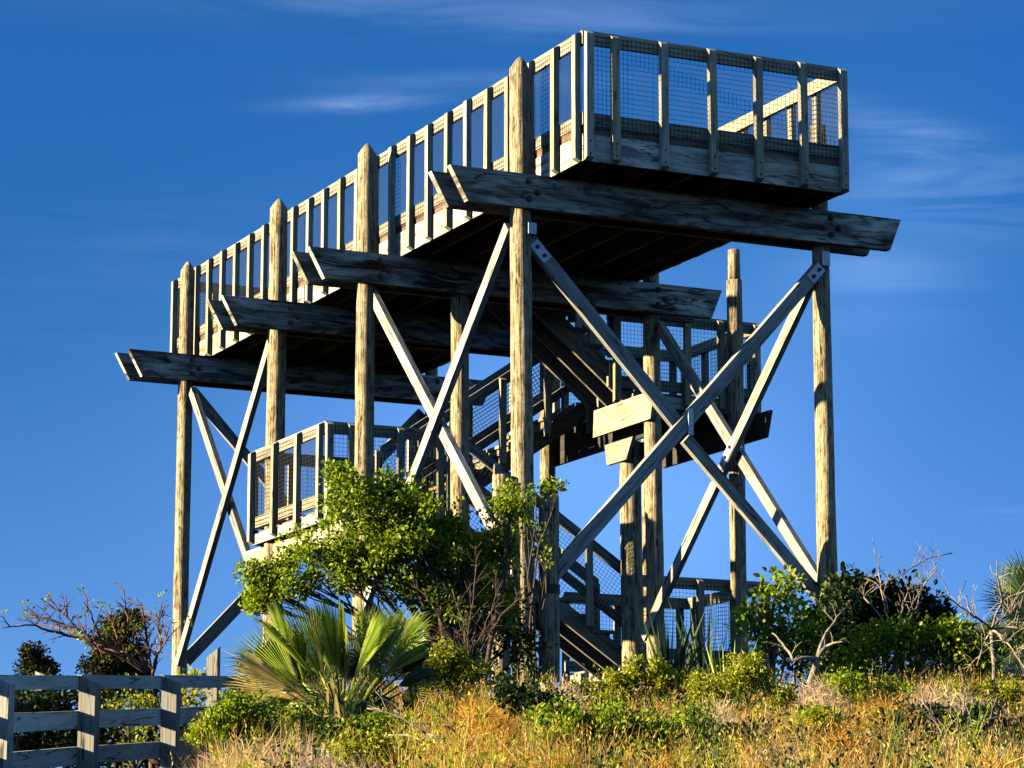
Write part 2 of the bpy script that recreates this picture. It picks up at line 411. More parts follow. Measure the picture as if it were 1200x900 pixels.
def stub(u, v, zt, zb, r):
    o = pole(u, v, zt, r, r*.97, tip='flat', name='stub_post', zb=zb)
    m = MB(); m.tube([P(u, v, zb+.9), P(u, v, zb+1.0)], r*1.06, 14, False); m.build('strap', M['bolt'], o)
stub(.98, -.47, -3.18, ZG, .095)
stub(.90, .04, -3.38, -5.30, .108)

def crossbeam(uc, tl, tr, zt=0.0, hb=.364, sl=.20):
    for k, (du, ex) in enumerate(((-.205, 0), (.115, .03))):
        m = MB(); a, b = uc+du, uc+du+.088
        l0, r0 = -tl-ex*2.5, W_+tr-ex*3
        m.hexa([P(a, l0, zt), P(b, l0, zt), P(b, l0+sl, zt-hb), P(a, l0+sl, zt-hb), P(a, r0, zt), P(b, r0, zt), P(b, r0-sl*.75, zt-hb), P(a, r0-sl*.75, zt-hb)])
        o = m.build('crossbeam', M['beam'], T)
        if k == 0:
            for vc in (-.27, W_+.27):
                for (dv, dz) in ((.0, -.08), (.10, -.19), (.0, -.27)):
                    m = MB(); q = P(a, vc+dv, zt+dz); m.tube([q+Vector((-.010, 0, 0)), q+Vector((.01, 0, 0))], .038, 10); m.tube([q+Vector((-.034, 0, 0)), q+Vector((-.008, 0, 0))], .022, 6); m.build('bolt', M['bolt'], o)
crossbeam(U3, 1.17, 1.19); crossbeam(U2, 1.16, 1.17); crossbeam(U1, 1.18, 1.16); crossbeam(U0, 1.18, 1.14)

# ---- deck: joists on the crossbeams, boards, rim boards
SU0, SU1, SV = 5.68, 6.70, 1.75            # stair opening in the deck
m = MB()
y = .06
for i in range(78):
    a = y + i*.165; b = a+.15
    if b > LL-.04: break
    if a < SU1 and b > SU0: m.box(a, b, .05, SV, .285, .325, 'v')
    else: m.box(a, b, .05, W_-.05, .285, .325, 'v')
deck = m.build('deck', M['deck_shaded'], T)
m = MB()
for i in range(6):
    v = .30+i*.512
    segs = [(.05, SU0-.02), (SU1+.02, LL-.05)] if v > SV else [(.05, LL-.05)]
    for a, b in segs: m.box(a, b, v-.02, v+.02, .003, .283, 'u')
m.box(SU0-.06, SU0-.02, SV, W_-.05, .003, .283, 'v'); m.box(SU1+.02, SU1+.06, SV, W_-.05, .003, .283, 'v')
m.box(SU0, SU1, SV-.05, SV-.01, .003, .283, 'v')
m.build('joist', M['shaded_wood'], deck)
def rim(name, segs, fixed, t, axis, z0=0.0, z1=.288, mat='skirt', par=None):
    for a, b in segs:
        m = MB()
        if axis == 'u': m.box(a, b, fixed, fixed+t, z0, z1, 'u')
        else: m.box(fixed, fixed+t, a, b, z0, z1, 'v')
        m.build(name, M[mat], par or T)
rim('rim_board', [(0.0, 3.6), (3.603, 7.2), (7.203, 10.4), (10.403, LL)], 0.0, .042, 'u')
rim('rim_board', [(0.0, 3.6), (3.603, SU0), (SU1, 10.4), (10.403, LL)], W_-.042, .042, 'u')
rim('rim_board', [(.045, 1.0), (1.003, 2.15), (2.153, W_-.045)], 0.0, .042, 'v')
rim('rim_board', [(.045, W_-.045)], LL-.042, .042, 'v')

for (u_0, u_1, v_0, v_1, ax) in ((.05, LL-.05, .012, .045, 'u'), (.05, SU0-.02, W_-.045, W_-.012, 'u'), (SU1+.02, LL-.05, W_-.045, W_-.012, 'u'), (.012, .045, .05, W_-.05, 'v'), (LL-.045, LL-.012, .05, W_-.05, 'v')):
    m = MB(); m.box(u_0, u_1, v_0, v_1, .291, .392, ax); m.build('toe_board', M['toe'], T)
def meshgrid(a, b, fixed, z0, z1, axis, parent, step=.05, r=.0026):
    m = MB(); n = int((b-a)/step)
    for i in range(n+1):
        q = a+(b-a)*i/max(n, 1)
        if axis == 'u': m.wire(P(q, fixed, z0), P(q, fixed, z1), r)
        else: m.wire(P(fixed, q, z0), P(fixed, q, z1), r)
    k = int((z1-z0)/step)
    for i in range(k+1):
        z = z0+(z1-z0)*i/k
        nseg = max(1, int((b-a)/.5)); prev = None
        for j in range(nseg+1):
            q = a+(b-a)*j/nseg
            sag = .006*mnoise.noise(Vector((q*1.7, z*2.5, fixed)))
            pt = P(q, fixed, z+sag) if axis == 'u' else P(fixed, q, z+sag)
            if prev is not None: m.wire(prev, pt, r)
            prev = pt
    return m.build('wire_mesh', M['wire'], parent)
def baluster(parent, axis, pos, fixed, out_, z0, z1, w=.085, t=.062, screws=False, lean=0.0):
    """post on the outer face of a railing; out_ = direction of the outside (-1 / +1) on the other axis"""
    m = MB(); a, b = pos-w/2, pos+w/2; f0 = fixed; f1 = fixed+out_*t
    ch = .035
    if axis == 'u':
        m.hexa([P(a, f0, z0), P(b, f0, z0), P(b, f1, z0+.03), P(a, f1, z0+.03), P(a+lean, f0, z1), P(b+lean, f0, z1), P(b+lean, f1, z1-ch), P(a+lean, f1, z1-ch)])
    else:
        m.hexa([P(f0, a, z0), P(f0, b, z0), P(f1, b, z0+.03), P(f1, a, z0+.03), P(f0, a+lean, z1), P(f0, b+lean, z1), P(f1, b+lean, z1-ch), P(f1, a+lean, z1-ch)])
    o = m.build('baluster', M['lumber'], parent)
    if screws:
        for z in (z0+.07, z0+.20):
            m = MB()
            q = P(pos, f1, z) if axis == 'u' else P(f1, pos, z)
            dq = P(0, out_*.006, 0)-P(0, 0, 0) if axis == 'u' else P(out_*.006, 0, 0)-P(0, 0, 0)
            m.tube([q-dq, q+dq], .011, 6); m.build('screw', M['bolt'], parent)
    return o
def railing(axis, a, b, fixed, inward, zbase, ztop, poss, kick, skirt_h, name='railing', screws=False, mesh=True, r=.0026):
    """top rail (the part itself) with kick rail, wire mesh and balusters; inward = +1/-1 on the other axis"""
    th = .045
    lo, hi = sorted((fixed, fixed+inward*th))
    def bar(z0, z1):
        m = MB()
        cuts = [a]; 
        while b-cuts[-1] > 4.5: cuts.append(cuts[-1]+3.7)
        cuts.append(b)
        for c0, c1 in zip(cuts, cuts[1:]):
            if axis == 'u': m.box(c0+.0015, c1-.0015, lo, hi, z0, z1, 'u')
            else: m.box(lo, hi, c0+.0015, c1-.0015, z0, z1, 'v')
        return m
    top = bar(ztop-.145, ztop).build(name, M['lumber'], T)
    bar(zbase+kick, zbase+kick+.135).build('kick_rail', M['lumber'], top)
    if mesh: meshgrid(a+.02, b-.02, fixed-inward*.006, zbase+kick-.03, ztop-.05, axis, top, r=r)
    for q in poss:
        baluster(top, axis, q, fixed-inward*.011, -inward, zbase, ztop+R_.uniform(-.02, .0), screws=screws, lean=R_.uniform(-.012, .012))
    return top
left_pos = [.075, .58, 1.17] + [1.17+.538*i for i in range(1, 22)] + [LL-.05]
left_pos = [q for q in left_pos if q <= LL]
railing('u', 0.0, LL, 0.0, 1, 0.0, 1.40, left_pos, .385, .29)
railing('u', 0.0, SU0, W_, -1, 0.0, 1.40, [.07]+[.07+.538*i for i in range(1, 11)], .385, .29)
railing('u', SU1, LL, W_, -1, 0.0, 1.40, [SU1+.06+.56*i for i in range(0, 12)], .385, .29)
railing('v', .052, W_-.052, 0.0, 1, 0.0, 1.40, [.05, .36, .93, 1.52, 2.07, 2.63, 3.13], .385, .29, screws=True)
railing('v', .052, W_-.052, LL, -1, 0.0, 1.40, [.05, .6, 1.15, 1.7, 2.25, 2.8, 3.12], .385, .29)

# ---- braces
def brace(A, B, w=.085, h=.14, side=(1, 0, 0), mat='brace', plate=(), toward=-1):
    m = MB(); m.beam(A, B, w, h, side); o = m.build('brace', M[mat], T)
    A = Vector(A); B = Vector(B); d = (B-A).normalized(); s_ = Vector(side).normalized()
    for f, ln in plate:
        c = A + d*f
        m = MB(); m.beam(c-d*ln/2+s_*toward*(w/2+.006), c+d*ln/2+s_*toward*(w/2+.006), .010, .12, side); pl = m.build('steel_plate', M['galv'], o)
        for q in (-.25, .25):
            cc = c+d*ln*q+s_*toward*(w/2+.012)
            m = MB(); m.tube([cc, cc+s_*toward*.02], .022, 8); m.build('bolt', M['bolt'], o)
    return o
X = (1, 0, 0); Y = (0, 1, 0)
xa = P(U3+.05, -.15, -.70)
xm = P(U3+.05, 1.62, -2.50)
brace(P(U3, -.16, -.66), P(U3, 1.64, -2.55), .07, .15, X, plate=((.16, .24),))
brace(P(U3+.03, 1.70, -2.64), P(U3+.03, 3.36, -4.28), .07, .13, X)
brace(P(U3-.05, 3.36, -.62), P(U3-.05, .06, -4.22), .09, .145, X, plate=((.10, .22),))
m = MB(); m.box(U3-.12, U3-.10, 1.66, 1.72, -2.62, -2.34, 'z'); m.build('steel_plate', M['galv'], T)
m = MB(); m.box(U3-.13, U3-.12, W_+.20, W_+.30, -.60, -.44, 'z'); m.build('steel_plate', M['galv'], T)
m = MB(); m.box(U3-.13, U3-.12, -.235, -.14, -.62, -.50, 'z'); m.build('steel_plate', M['galv'], T)
brace(P(1.12, 3.40, -.72), P(5.05, 3.36, -4.32), .07, .14, Y, plate=((2.45, .3),), toward=1)
brace(P(4.86, 3.50, -.50), P(1.12, 3.50, -4.18), .07, .14, Y)
brace(P(1.08, -.33, -.50), P(4.85, -.38, -4.15), .07, .14, Y)
brace(P(4.95, -.28, -.44), P(1.10, -.25, -4.15), .07, .14, Y)
brace(P(7.98, -.40, -.48), P(11.5, -.34, -4.25), .07, .14, Y)
brace(P(11.45, -.24, -.50), P(7.98, -.28, -4.25), .07, .14, Y)
brace(P(U0, -.18, -.48), P(U0, 3.32, -4.2), .07, .14, X)
brace(P(U0+.09, -.18, -4.20), P(U0+.09, 3.32, -.5), .07, .17, X)

# ---- landings
def landing(u0, u1, v0, v1, zt, zrim, rails, name='landing', zrail=None):
    m = MB(); k = int((v1-v0)/.15)
    for i in range(k): m.box(u0+.05, u1-.05, v0+.05+i*.15, v0+.05+i*.15+.138, zt-.035, zt, 'u')
    o = m.build(name, M['stair'], T)
    for (a, b, c, d, ax) in ((u0, u1, v0, v0+.042, 'u'), (u0, u1, v1-.042, v1, 'u'), (u0, u0+.042, v0+.044, v1-.044, 'v'), (u1-.042, u1, v0+.044, v1-.044, 'v')):
        m = MB(); m.box(a, b, c, d, zrim, zt-.0375 if ax == 'u' and False else zt-.038, ax); m.build('rim_board', M['skirt'], o)
    m = MB()
    for i in range(1, 5):
        q = v0+(v1-v0)*i/5; m.box(u0+.05, u1-.05, q-.02, q+.02, zrim+.004, zt-.038, 'u')
    m.build('joist', M['shaded_wood'], o)
    for (ax, a, b, fx, inw, pos) in rails:
        railing(ax, a, b, fx, inw, zrim+.01, zrail, pos, .20, .15, name='landing_railing')
    return o
# low left landing
landing(5.75, 8.20, -.53, 1.05, -2.88, -3.05, [
    ('u', 5.75, 8.20, -.53, 1, [5.83, 6.55, 7.35, 8.15]),
    ('v', -.48, 1.0, 5.75, 1, [-.49, -.20, .42, .95]),
    ('v', -.48, 1.0, 8.20, -1, [-.49, .0, .5, .95])], zrail=-1.85)
# high right landing
landing(5.65, 7.72, 3.55, 5.35, -1.17, -1.36, [
    ('v', 3.2, 5.35, 5.65, 1, [3.3, 3.78, 4.30, 4.80, 5.31]),
    ('u', 5.70, 7.70, 5.35, -1, [5.9, 6.5, 7.1, 7.65]),
    ('v', 3.6, 5.30, 7.72, -1, [3.65, 4.2, 4.75, 5.27])], zrail=-.15)
# ground landing at the foot of the stairs
landing(5.65, 7.72, 3.55, 5.45, -4.55, -4.72, [
    ('v', 3.50, 5.45, 5.65, 1, [3.52, 4.45, 5.40]),
    ('u', 5.70, 7.70, 5.45, -1, [5.8, 6.6, 7.65]),
    ('v', 3.6, 5.4, 7.72, -1, [3.65, 4.4, 5.35])], zrail=-3.48)
for (u, v) in ((5.72, 3.62), (5.72, 5.3), (7.6, 3.62), (7.6, 5.3)):
    m = MB(); m.box(u-.045, u+.045, v-.045, v+.045, -6.0, -4.73, 'z'); m.build('landing_post', M['lumber'], T)
# girders under the landings
def girder(u0, u1, v, t, zt, zb, mat='lumber', c0=.10, c1=.10):
    m = MB()
    m.hexa([P(u0, v, zt), P(u0, v+t, zt), P(u0+c0, v+t, zb), P(u0+c0, v, zb), P(u1, v, zt), P(u1, v+t, zt), P(u1-c1, v+t, zb), P(u1-c1, v, zb)])
    return m.build('girder', M[mat], T)
girder(4.66, 6.26, 3.31, .045, -1.35, -1.69, 'lumber', .10, -.03)
girder(5.0, 8.1, 3.56, .05, -1.37, -1.80, 'shaded_wood')
girder(5.15, 8.1, 5.22, .05, -1.37, -1.70, 'shaded_wood', .12)
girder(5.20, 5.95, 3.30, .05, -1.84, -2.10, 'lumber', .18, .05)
girder(5.20, 5.95, 3.60, .05, -1.84, -2.10, 'shaded_wood', .18, .05)
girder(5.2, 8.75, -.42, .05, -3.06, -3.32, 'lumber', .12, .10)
girder(5.2, 8.75, .95, .05, -3.06, -3.32, 'shaded_wood', .12, .10)
for uu in (6.45, 6.75, 7.05):              # ledger blocks at the head of the upper flight
    m = MB(); m.box(uu-.02, uu+.02, 3.46, 3.54, -1.55, -1.10, 'z'); m.build('cleat', M['lumber'], T)

# ---- stair flights
def flight(u0, u1, vA, zA, vB, zB, guard=(True, True), ext=0.0, off=.36):
    dz = zB-zA; n = max(2, round(dz/.19)); run = (vB-vA)/n; rise = dz/n
    sg = 1 if vB > vA else -1; slope = rise/abs(run)
    m = MB()
    for uc in (u0+.02, (u0+u1)/2, u1-.02):
        a = P(uc-.021, vA-sg*.05, 0); 
        def q(v, z): return [P(uc-.021, v, z), P(uc+.021, v, z)]
        vs, ve = vA-sg*.02, vB+sg*.0
        zs = zA+rise; zn = lambda v: zs+(v-vA)*sg*slope
        c = q(vs, zn(vs)-off) + q(vs, zn(vs)-.10)[::-1] + q(ve, zn(ve)-off) + q(ve, zn(ve)-.10)[::-1]
        m.hexa(c)
    o = m.build('stair_flight', M['stair'], T)
    for i in range(1, n):
        va = vA+run*(i-1); m = MB()
        a, b = sorted((va-sg*.03, va+run))
        m.box(u0-.03, u1+.03, a, b, zA+rise*i-.04, zA+rise*i, 'u'); m.build('tread', M['stair'], o)
        m = MB(); a, b = sorted((va+sg*.0, va+sg*.02))
        m.box(u0+.045, u1-.045, a, b, zA+rise*(i-1)+.002, zA+rise*i-.042, 'u'); m.build('riser', M['stair'], o)
    for side, on in ((0, guard[0]), (1, guard[1])):
        if not on: continue
        uf = u0-.035 if side == 0 else u1+.035
        zn = lambda v: zA+rise+(v-vA)*sg*slope
        v0, v1 = vA-sg*.0, vB+sg*ext
        def bar(z0, z1, name, t=.045):
            m = MB(); us = uf-t/2
            m.hexa([P(us, v0, zn(v0)+z0), P(us+t, v0, zn(v0)+z0), P(us+t, v0, zn(v0)+z1), P(us, v0, zn(v0)+z1),
                    P(us, v1, zn(v1)+z0), P(us+t, v1, zn(v1)+z0), P(us+t, v1, zn(v1)+z1), P(us, v1, zn(v1)+z1)])
            return m.build(name, M['stair' if name == 'kick_rail' else 'brace'], o)
        bar(.78, .93, 'handrail'); bar(.14, .27, 'kick_rail')
        k = max(3, round(abs(v1-v0)/.62)+1)
        for i in range(k):
            v = v0+(v1-v0)*(i/(k-1)); m = MB(); us = uf-.03 if side == 0 else uf+.03
            a, b = (us-.055, us) if side == 0 else (us, us+.055)
            z0, z1 = zn(v)-.20, zn(v)+.90
            m.hexa([P(a, v-.042, z0), P(b, v-.042, z0-.04), P(b, v+.042, z0-.04), P(a, v+.042, z0), P(a, v-.042, z1-.03), P(b, v-.042, z1), P(b, v+.042, z1), P(a, v+.042, z1-.03)])
            m.build('baluster', M['lumber'], o)
        m = MB(); un = uf+(-.026 if side == 0 else .026)
        dv = (v1-v0); Ls = math.hypot(dv, dv*slope); 
        for i in range(14):
            zz = .16+i*.052
            m.wire(P(un, v0, zn(v0)+zz), P(un, v1, zn(v1)+zz), .003)
        # wires square to the slope
        cs = 1/math.hypot(1, slope)
        k = int(Ls/.05)
        for i in range(k+1):
            v = v0+dv*i/k; H = .68*cs            # perpendicular height
            A_ = (v, zn(v)+.16); B_ = (v-sg*slope*cs*H, zn(v)+.16+cs*H)
            vb = min(max(B_[0], min(v0, v1)), max(v0, v1)); 
            f = 1 if abs(B_[0]-A_[0]) < 1e-9 else (vb-A_[0])/(B_[0]-A_[0])
            m.wire(P(un, A_[0], A_[1]), P(un, A_[0]+(B_[0]-A_[0])*f, A_[1]+(B_[1]-A_[1])*f), .003)
        m.build('wire_mesh', M['wire'], o)
    return o
flight(5.75, 6.60, 3.55, -4.55, 1.05, -2.88, (True, True))
flight(6.78, 7.62, .98, -2.88, 3.50, -1.17, (True, True))
flight(5.74, 6.62, 3.58, -1.17, 1.78, .325, (False, False), off=.42)
for uu in (5.76, 6.66):                    # handrails of the upper flight, rising into the platform
    m = MB(); m.beam(P(uu, 3.5, -.20), P(uu, 2.4, .62), .045, .12, X); m.build('handrail', M['brace'], T)
    for v, z0 in ((3.3, -.75), (2.75, -.35)):
        m = MB(); m.box(uu-.03, uu+.03, v-.04, v+.04, z0, z0+.78, 'z'); m.build('baluster', M['lumber'], T)

# ------------------------------------------------------------------ boardwalk and its railings (left)
fa, fb = S(4, 791, 21.3), S(262, 791.5, 27.0)
fd = (fb-fa); fdh = Vector((fd.x, fd.y, 0)); 
slope_f = fd.z/fdh.length; fdn = fdh.normalized(); fside = Vector((fdn.y, -fdn.x, 0))   # to the right of the walk
if fside.dot(RT) < 0: fside = -fside
fdir = fd.normalized()
def walk_pt(s, side, dz): return fa + fdir*s + fside*side + Vector((0, 0, dz))
Lf = fd.length
near_posts = []
for x in (4, 105.5, 201, 278):
    lo, hi = -1.0, Lf+3
    for _ in range(40):
        mid = (lo+hi)/2; q = walk_pt(mid, 0, 0)-CAM
        px = 600+FPX*q.dot(RT)/q.dot(F)
        if px < x: lo = mid
        else: hi = mid
    near_posts.append(mid)
sp = near_posts[1]-near_posts[0]
near_posts = [near_posts[0]-sp*2, near_posts[0]-sp] + near_posts + [near_posts[-1]+1.6]
def fence(side, posts, label, ptop, heights, group):
    o = empty('boardwalk_railing', walk_pt(0, side, -1.1)); tag(o, label, 'railing')
    s0, s1 = posts[0]-.1, posts[-1]+.1
    bk = -fside
    for (a, b) in heights:
        m = MB(); cuts = [posts[0]-.07]+posts[1:-1]+[posts[-1]+.07]
        for c0, c1 in zip(cuts[::1], cuts[1:]):
            dz = R_.uniform(-.006, .006)
            A = walk_pt(c0+.002, side, (a+b)/2+dz)+bk*.09; B = walk_pt(c1-.002, side, (a+b)/2-dz)+bk*.09
            m.beam(A, B, .04, b-a, fside)
        m.build('rail', M['fence'], o)
    for q in posts:
        m = MB(); c = walk_pt(q, side, 0); h = .068
        a = fdn*h*.95; s_ = fside*h
        top = .0+ptop; bot = -1.75
        zt = Vector((0, 0, top)); zb = Vector((0, 0, bot)); sl = Vector((0, 0, -.06))
        ring = [-a-s_, a-s_, a+s_, -a+s_]
        m.hexa([c+k+zb for k in ring]+[c+ring[0]+zt, c+ring[1]+zt, c+ring[2]+zt+sl, c+ring[3]+zt+sl]); m.build('post', M['fencepost'], o)
    return o
fence(0, near_posts, 'near weathered grey post and rail fence of the boardwalk', -.005, [(-.112, 0), (-.43, -.285), (-.72, -.575), (-.95, -.86)], '')
far_posts = [-3.2, -1.4, .4, 2.2, 3.75, 5.1]
fence(-1.5, far_posts, 'far weathered fence of the boardwalk seen between the nearer rails', .06, [(-.30, -.19), (-.66, -.52), (-.93, -.80)], '')
m = MB()
q = -5.0
while q < Lf+2.5:
    A = walk_pt(q, -.05, -1.18); B = walk_pt(q, -1.45, -1.18); m.beam(A, B, .135, .04, fdir); q += .145
wk = m.build('boardwalk', M['fence']); tag(wk, 'sloping plank boardwalk floor between the two railings', kind='structure')
# lone lit post by the palmetto
c0 = S(250.5, 757, 28.5)
m = MB(); h = .055
ring = [-fdn*h-fside*h, fdn*h-fside*h, fdn*h+fside*h, -fdn*h+fside*h]
m.hexa([c0+k+Vector((0, 0, -2.0)) for k in ring]+[c0+ring[0]+Vector((0, 0, -.12)), c0+ring[1]+Vector((0, 0, -.08)), c0+ring[2], c0+ring[3]-Vector((0, 0, .03))])
o = m.build('wooden_post', M['fencepost']); tag(o, 'sunlit square wooden post rising above the fence rail beside the palmetto', 'post')

# ------------------------------------------------------------------ plants
def rnd_unit(rg):
    while True:
        q = Vector((rg.uniform(-1, 1), rg.uniform(-1, 1), rg.uniform(-1, 1)))
        if .05 < q.length < 1: return q.normalized()
def leaf(m, c, d, nrm, ln, w):
    """small folded oval leaf"""
    s_ = d.cross(nrm).normalized()*w/2; b = len(m.v); up = nrm*w*.18
    m.v += [c, c+d*ln*.38+s_+up, c+d*ln, c+d*ln*.38-s_+up, c+d*ln*.78+s_*.62+up*.6, c+d*ln*.78-s_*.62+up*.6]
    m.face((b, b+1, b+4, b+2)); m.face((b, b+2, b+5, b+3))
def clump(m, c, r, n, size, rg, sq=1.0):
    for _ in range(n):
        q = rnd_unit(rg); rr = r*rg.random()**.45
        p_ = c+Vector((q.x, q.y, q.z*sq))*rr
        d = (q*.7+rnd_unit(rg)*.8+Vector((0, 0, .25))).normalized()
        nr = (q*.5+rnd_unit(rg)*.6+Vector((0, 0, .7))).normalized()
        if abs(d.dot(nr)) > .95: continue
        ln = size*rg.uniform(.6, 1.25)
        leaf(m, p_, d, nr, ln, ln*rg.uniform(.5, .75))
def branch(m, A, B, r0, r1, rg, k=6, wob=.12, n=6):
    A = Vector(A); B = Vector(B); pts = []; L0 = (B-A).length
    off = Vector((0, 0, 0))
    for i in range(k+1):
        f = i/k
        if 0 < i < k: off = off*.6+rnd_unit(rg)*wob*L0*.35
        else: off = Vector((0, 0, 0)) if i == 0 else off*.3
        pts.append(A.lerp(B, f)+off*math.sin(math.pi*min(f+.1, 1))+Vector((0, 0, .08*L0*math.sin(math.pi*f))))
    m.tube(pts, [r0+(r1-r0)*i/k for i in range(k+1)], n, True)
    return pts
def shrub(name, label, cat, base, D, blobs, leafmat_, size, dens=1.0, stem='bark', group=None, seed=1, sub=.26, trunks=3, r0=.035, part=('foliage', 'stem'), sq=.8, depth=.9):
    """blobs: (x, y, rx, ry[, dD]) in photograph pixels at distance D"""
    rg = random.Random(seed); px = FPX/D
    bx, bd = base
    bpt = onground(bx, bd)
    root = empty(name, bpt); tag(root, label, cat, group)
    lm, tm = MB(), MB()
    tr = []
    for i in range(trunks):
        tr.append(bpt+Vector((rg.uniform(-.15, .15), rg.uniform(-.15, .15), -.05)))
    for b in blobs:
        x, y, rx, ry = b[:4]; dd = b[4] if len(b) > 4 else 0
        c = S(x, y, D+dd); ax, ay = rx/px, ry/px; az = min(ax, ay*1.4)*depth
        start = rg.choice(tr)
        pts = branch(tm, start, c-Vector((0, 0, ay*.3)), r0, r0*.4, rg, 6, .10)
        ns = max(6, int(dens*ax*ay*az/(sub**3)*2.2)+int(dens*9))
        for i in range(ns):
            q = rnd_unit(rg); rr = rg.random()**.38
            p_ = c+RT*q.x*ax*rr+Vector((0, 0, 1))*q.z*ay*rr+FH*q.y*az*rr
            if i % 2 == 0: branch(tm, rg.choice(pts[3:]), p_, r0*.35, .004, rg, 4, .15, 4)
            clump(lm, p_, sub*rg.uniform(.45, 1.0), int(46*dens*rg.uniform(.7, 1.3)*(.075/size)**1.2)+6, size, rg, sq)
    lm.build(part[0], M[leafmat_], root); tm.build(part[1], M[stem], root)
    return root

# big wind-clipped shrub in front of the tower
shrub('leafy_shrub', 'large leafy green shrub in front of the tower, leaning left over the palmetto', 'shrub', (560, 26.8), 27.2,
      [(425, 585, 50, 34), (480, 610, 62, 42), (395, 635, 60, 30), (335, 672, 50, 34), (400, 672, 52, 26), (455, 655, 60, 38), (530, 655, 62, 48, .2),
       (560, 700, 45, 50, .3), (588, 650, 18, 34, .3), (525, 715, 42, 36), (312, 690, 22, 16), (480, 690, 40, 18, .4), (545, 620, 40, 24, .2), (400, 560, 24, 14), (455, 568, 30, 12), (302, 705, 14, 10), (600, 590, 16, 30)],
      'leaf', .047, 1.0, seed=3, trunks=6, r0=.032, depth=.9, sub=.17)
# vine on the near pole
shrub('climbing_vine', 'sparse vine with small leaves climbing the near tower pole', 'vine', (618, 28.6), 29.4,
      [(612, 600, 16, 22), (628, 575, 24, 10, .0), (600, 640, 14, 34), (640, 640, 14, 40), (655, 570, 10, 6)], 'leaf', .05, .16, seed=8, trunks=3, r0=.014, sub=.14)

# bare reddish shrub on the left with cedars behind
def bare(name, label, cat, base, D, tips, mat, seed, r0=.04, tw=7, hub=None, twl=.28, leafy=0, group=None, twr=.007):
    rg = random.Random(seed); bpt = onground(*base)
    root = empty(name, bpt); tag(root, label, cat, group)
    m = MB(); lm = MB(); h = S(hub[0], hub[1], D) if hub else bpt+Vector((0, 0, .4))
    tk = branch(m, bpt-Vector((0, 0, .1)), h, r0*1.3, r0, rg, 5, .08, 8)
    limbs = MB()
    for t in tips:
        x, y = t[:2]; via = t[2:4] if len(t) > 2 else None
        A = h
        tip = S(x, y, D+rg.uniform(-.5, .5))
        if via:
            mid = S(via[0], via[1], D+rg.uniform(-.3, .3)); p1 = branch(limbs, A, mid, r0*.75, r0*.5, rg, 5, .07, 6); pts = branch(limbs, mid, tip, r0*.5, .006, rg, 8, .07, 6); pts = p1[2:]+pts
        else: pts = branch(limbs, A, tip, r0*.7, .006, rg, 9, .08, 6)
        for _ in range(tw):
            i = rg.randrange(1, len(pts)-1); d = (pts[i+1]-pts[i]).normalized()
            q = (d*.5+rnd_unit(rg)*.8+Vector((0, 0, .45))).normalized()
            e = pts[i]+q*twl*rg.uniform(.4, 1.3)
            tp = branch(limbs, pts[i], e, twr, .0025, rg, 3, .12, 4)
            for _ in range(2):
                j = rg.randrange(1, 3); e2 = tp[j]+(q+rnd_unit(rg)*.8).normalized()*twl*.3
                limbs.tube([tp[j], e2], [twr*.55, .002], 3, False)
            if leafy and rg.random() < leafy: clump(lm, e, .07, 10, .045, rg)
    m.build('trunk', M[mat], root); limbs.build('branches', M[mat], root)
    if lm.v: lm.build('leaves', M['leaf'], root)
    return root
bare('bare_tree', 'wind-bent bare reddish tree behind the left fence, branches spreading left', 'tree', (180, 31.5), 32.0,
     [(2, 736, 80, 745), (35, 722, 110, 752), (98, 705, 120, 760), (145, 690, 150, 750), (165, 708, 172, 752), (198, 745), (60, 712, 100, 745), (183, 720, 190, 755), (128, 722, 140, 765), (20, 733, 110, 760)],
     'redbark', 5, r0=.030, tw=16, hub=(178, 792), twl=.24, leafy=.22, twr=.008)
shrub('cedar_tree', 'dark bushy cedar behind the bare tree', 'tree', (140, 34), 34.5,
      [(142, 735, 22, 22), (135, 765, 30, 26), (150, 780, 26, 22), (128, 795, 40, 26)], 'leaf_cedar', .05, 1.5, seed=21, sub=.17, group=None, part=('crown', 'trunk'))
shrub('cedar_tree', 'small yellowish cedar tip above the fence at the far left', 'tree', (40, 34), 34.5,
      [(38, 770, 14, 14), (44, 785, 22, 16), (40, 810, 24, 20)], 'leaf_cedar', .05, 1.4, seed=22, sub=.14, part=('crown', 'trunk'))
shrub('leafy_shrub', 'yellow-green shrub showing between the rails of the left fence', 'shrub', (160, 27.0), 27.3,
      [(150, 828, 34, 18), (178, 850, 20, 24), (228, 855, 24, 30), (226, 815, 12, 20), (150, 878, 50, 18)], 'leaf_yel', .045, .7, seed=23)
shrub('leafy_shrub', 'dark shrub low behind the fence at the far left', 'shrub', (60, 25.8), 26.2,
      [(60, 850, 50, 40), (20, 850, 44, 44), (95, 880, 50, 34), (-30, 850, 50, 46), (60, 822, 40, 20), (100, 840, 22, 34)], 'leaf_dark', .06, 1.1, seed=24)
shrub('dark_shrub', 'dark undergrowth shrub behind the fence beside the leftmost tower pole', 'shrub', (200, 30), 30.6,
      [(200, 860, 60, 40), (110, 860, 60, 40), (270, 850, 60, 40), (180, 815, 34, 14)], 'leaf_dark', .06, 1.0, seed=25)

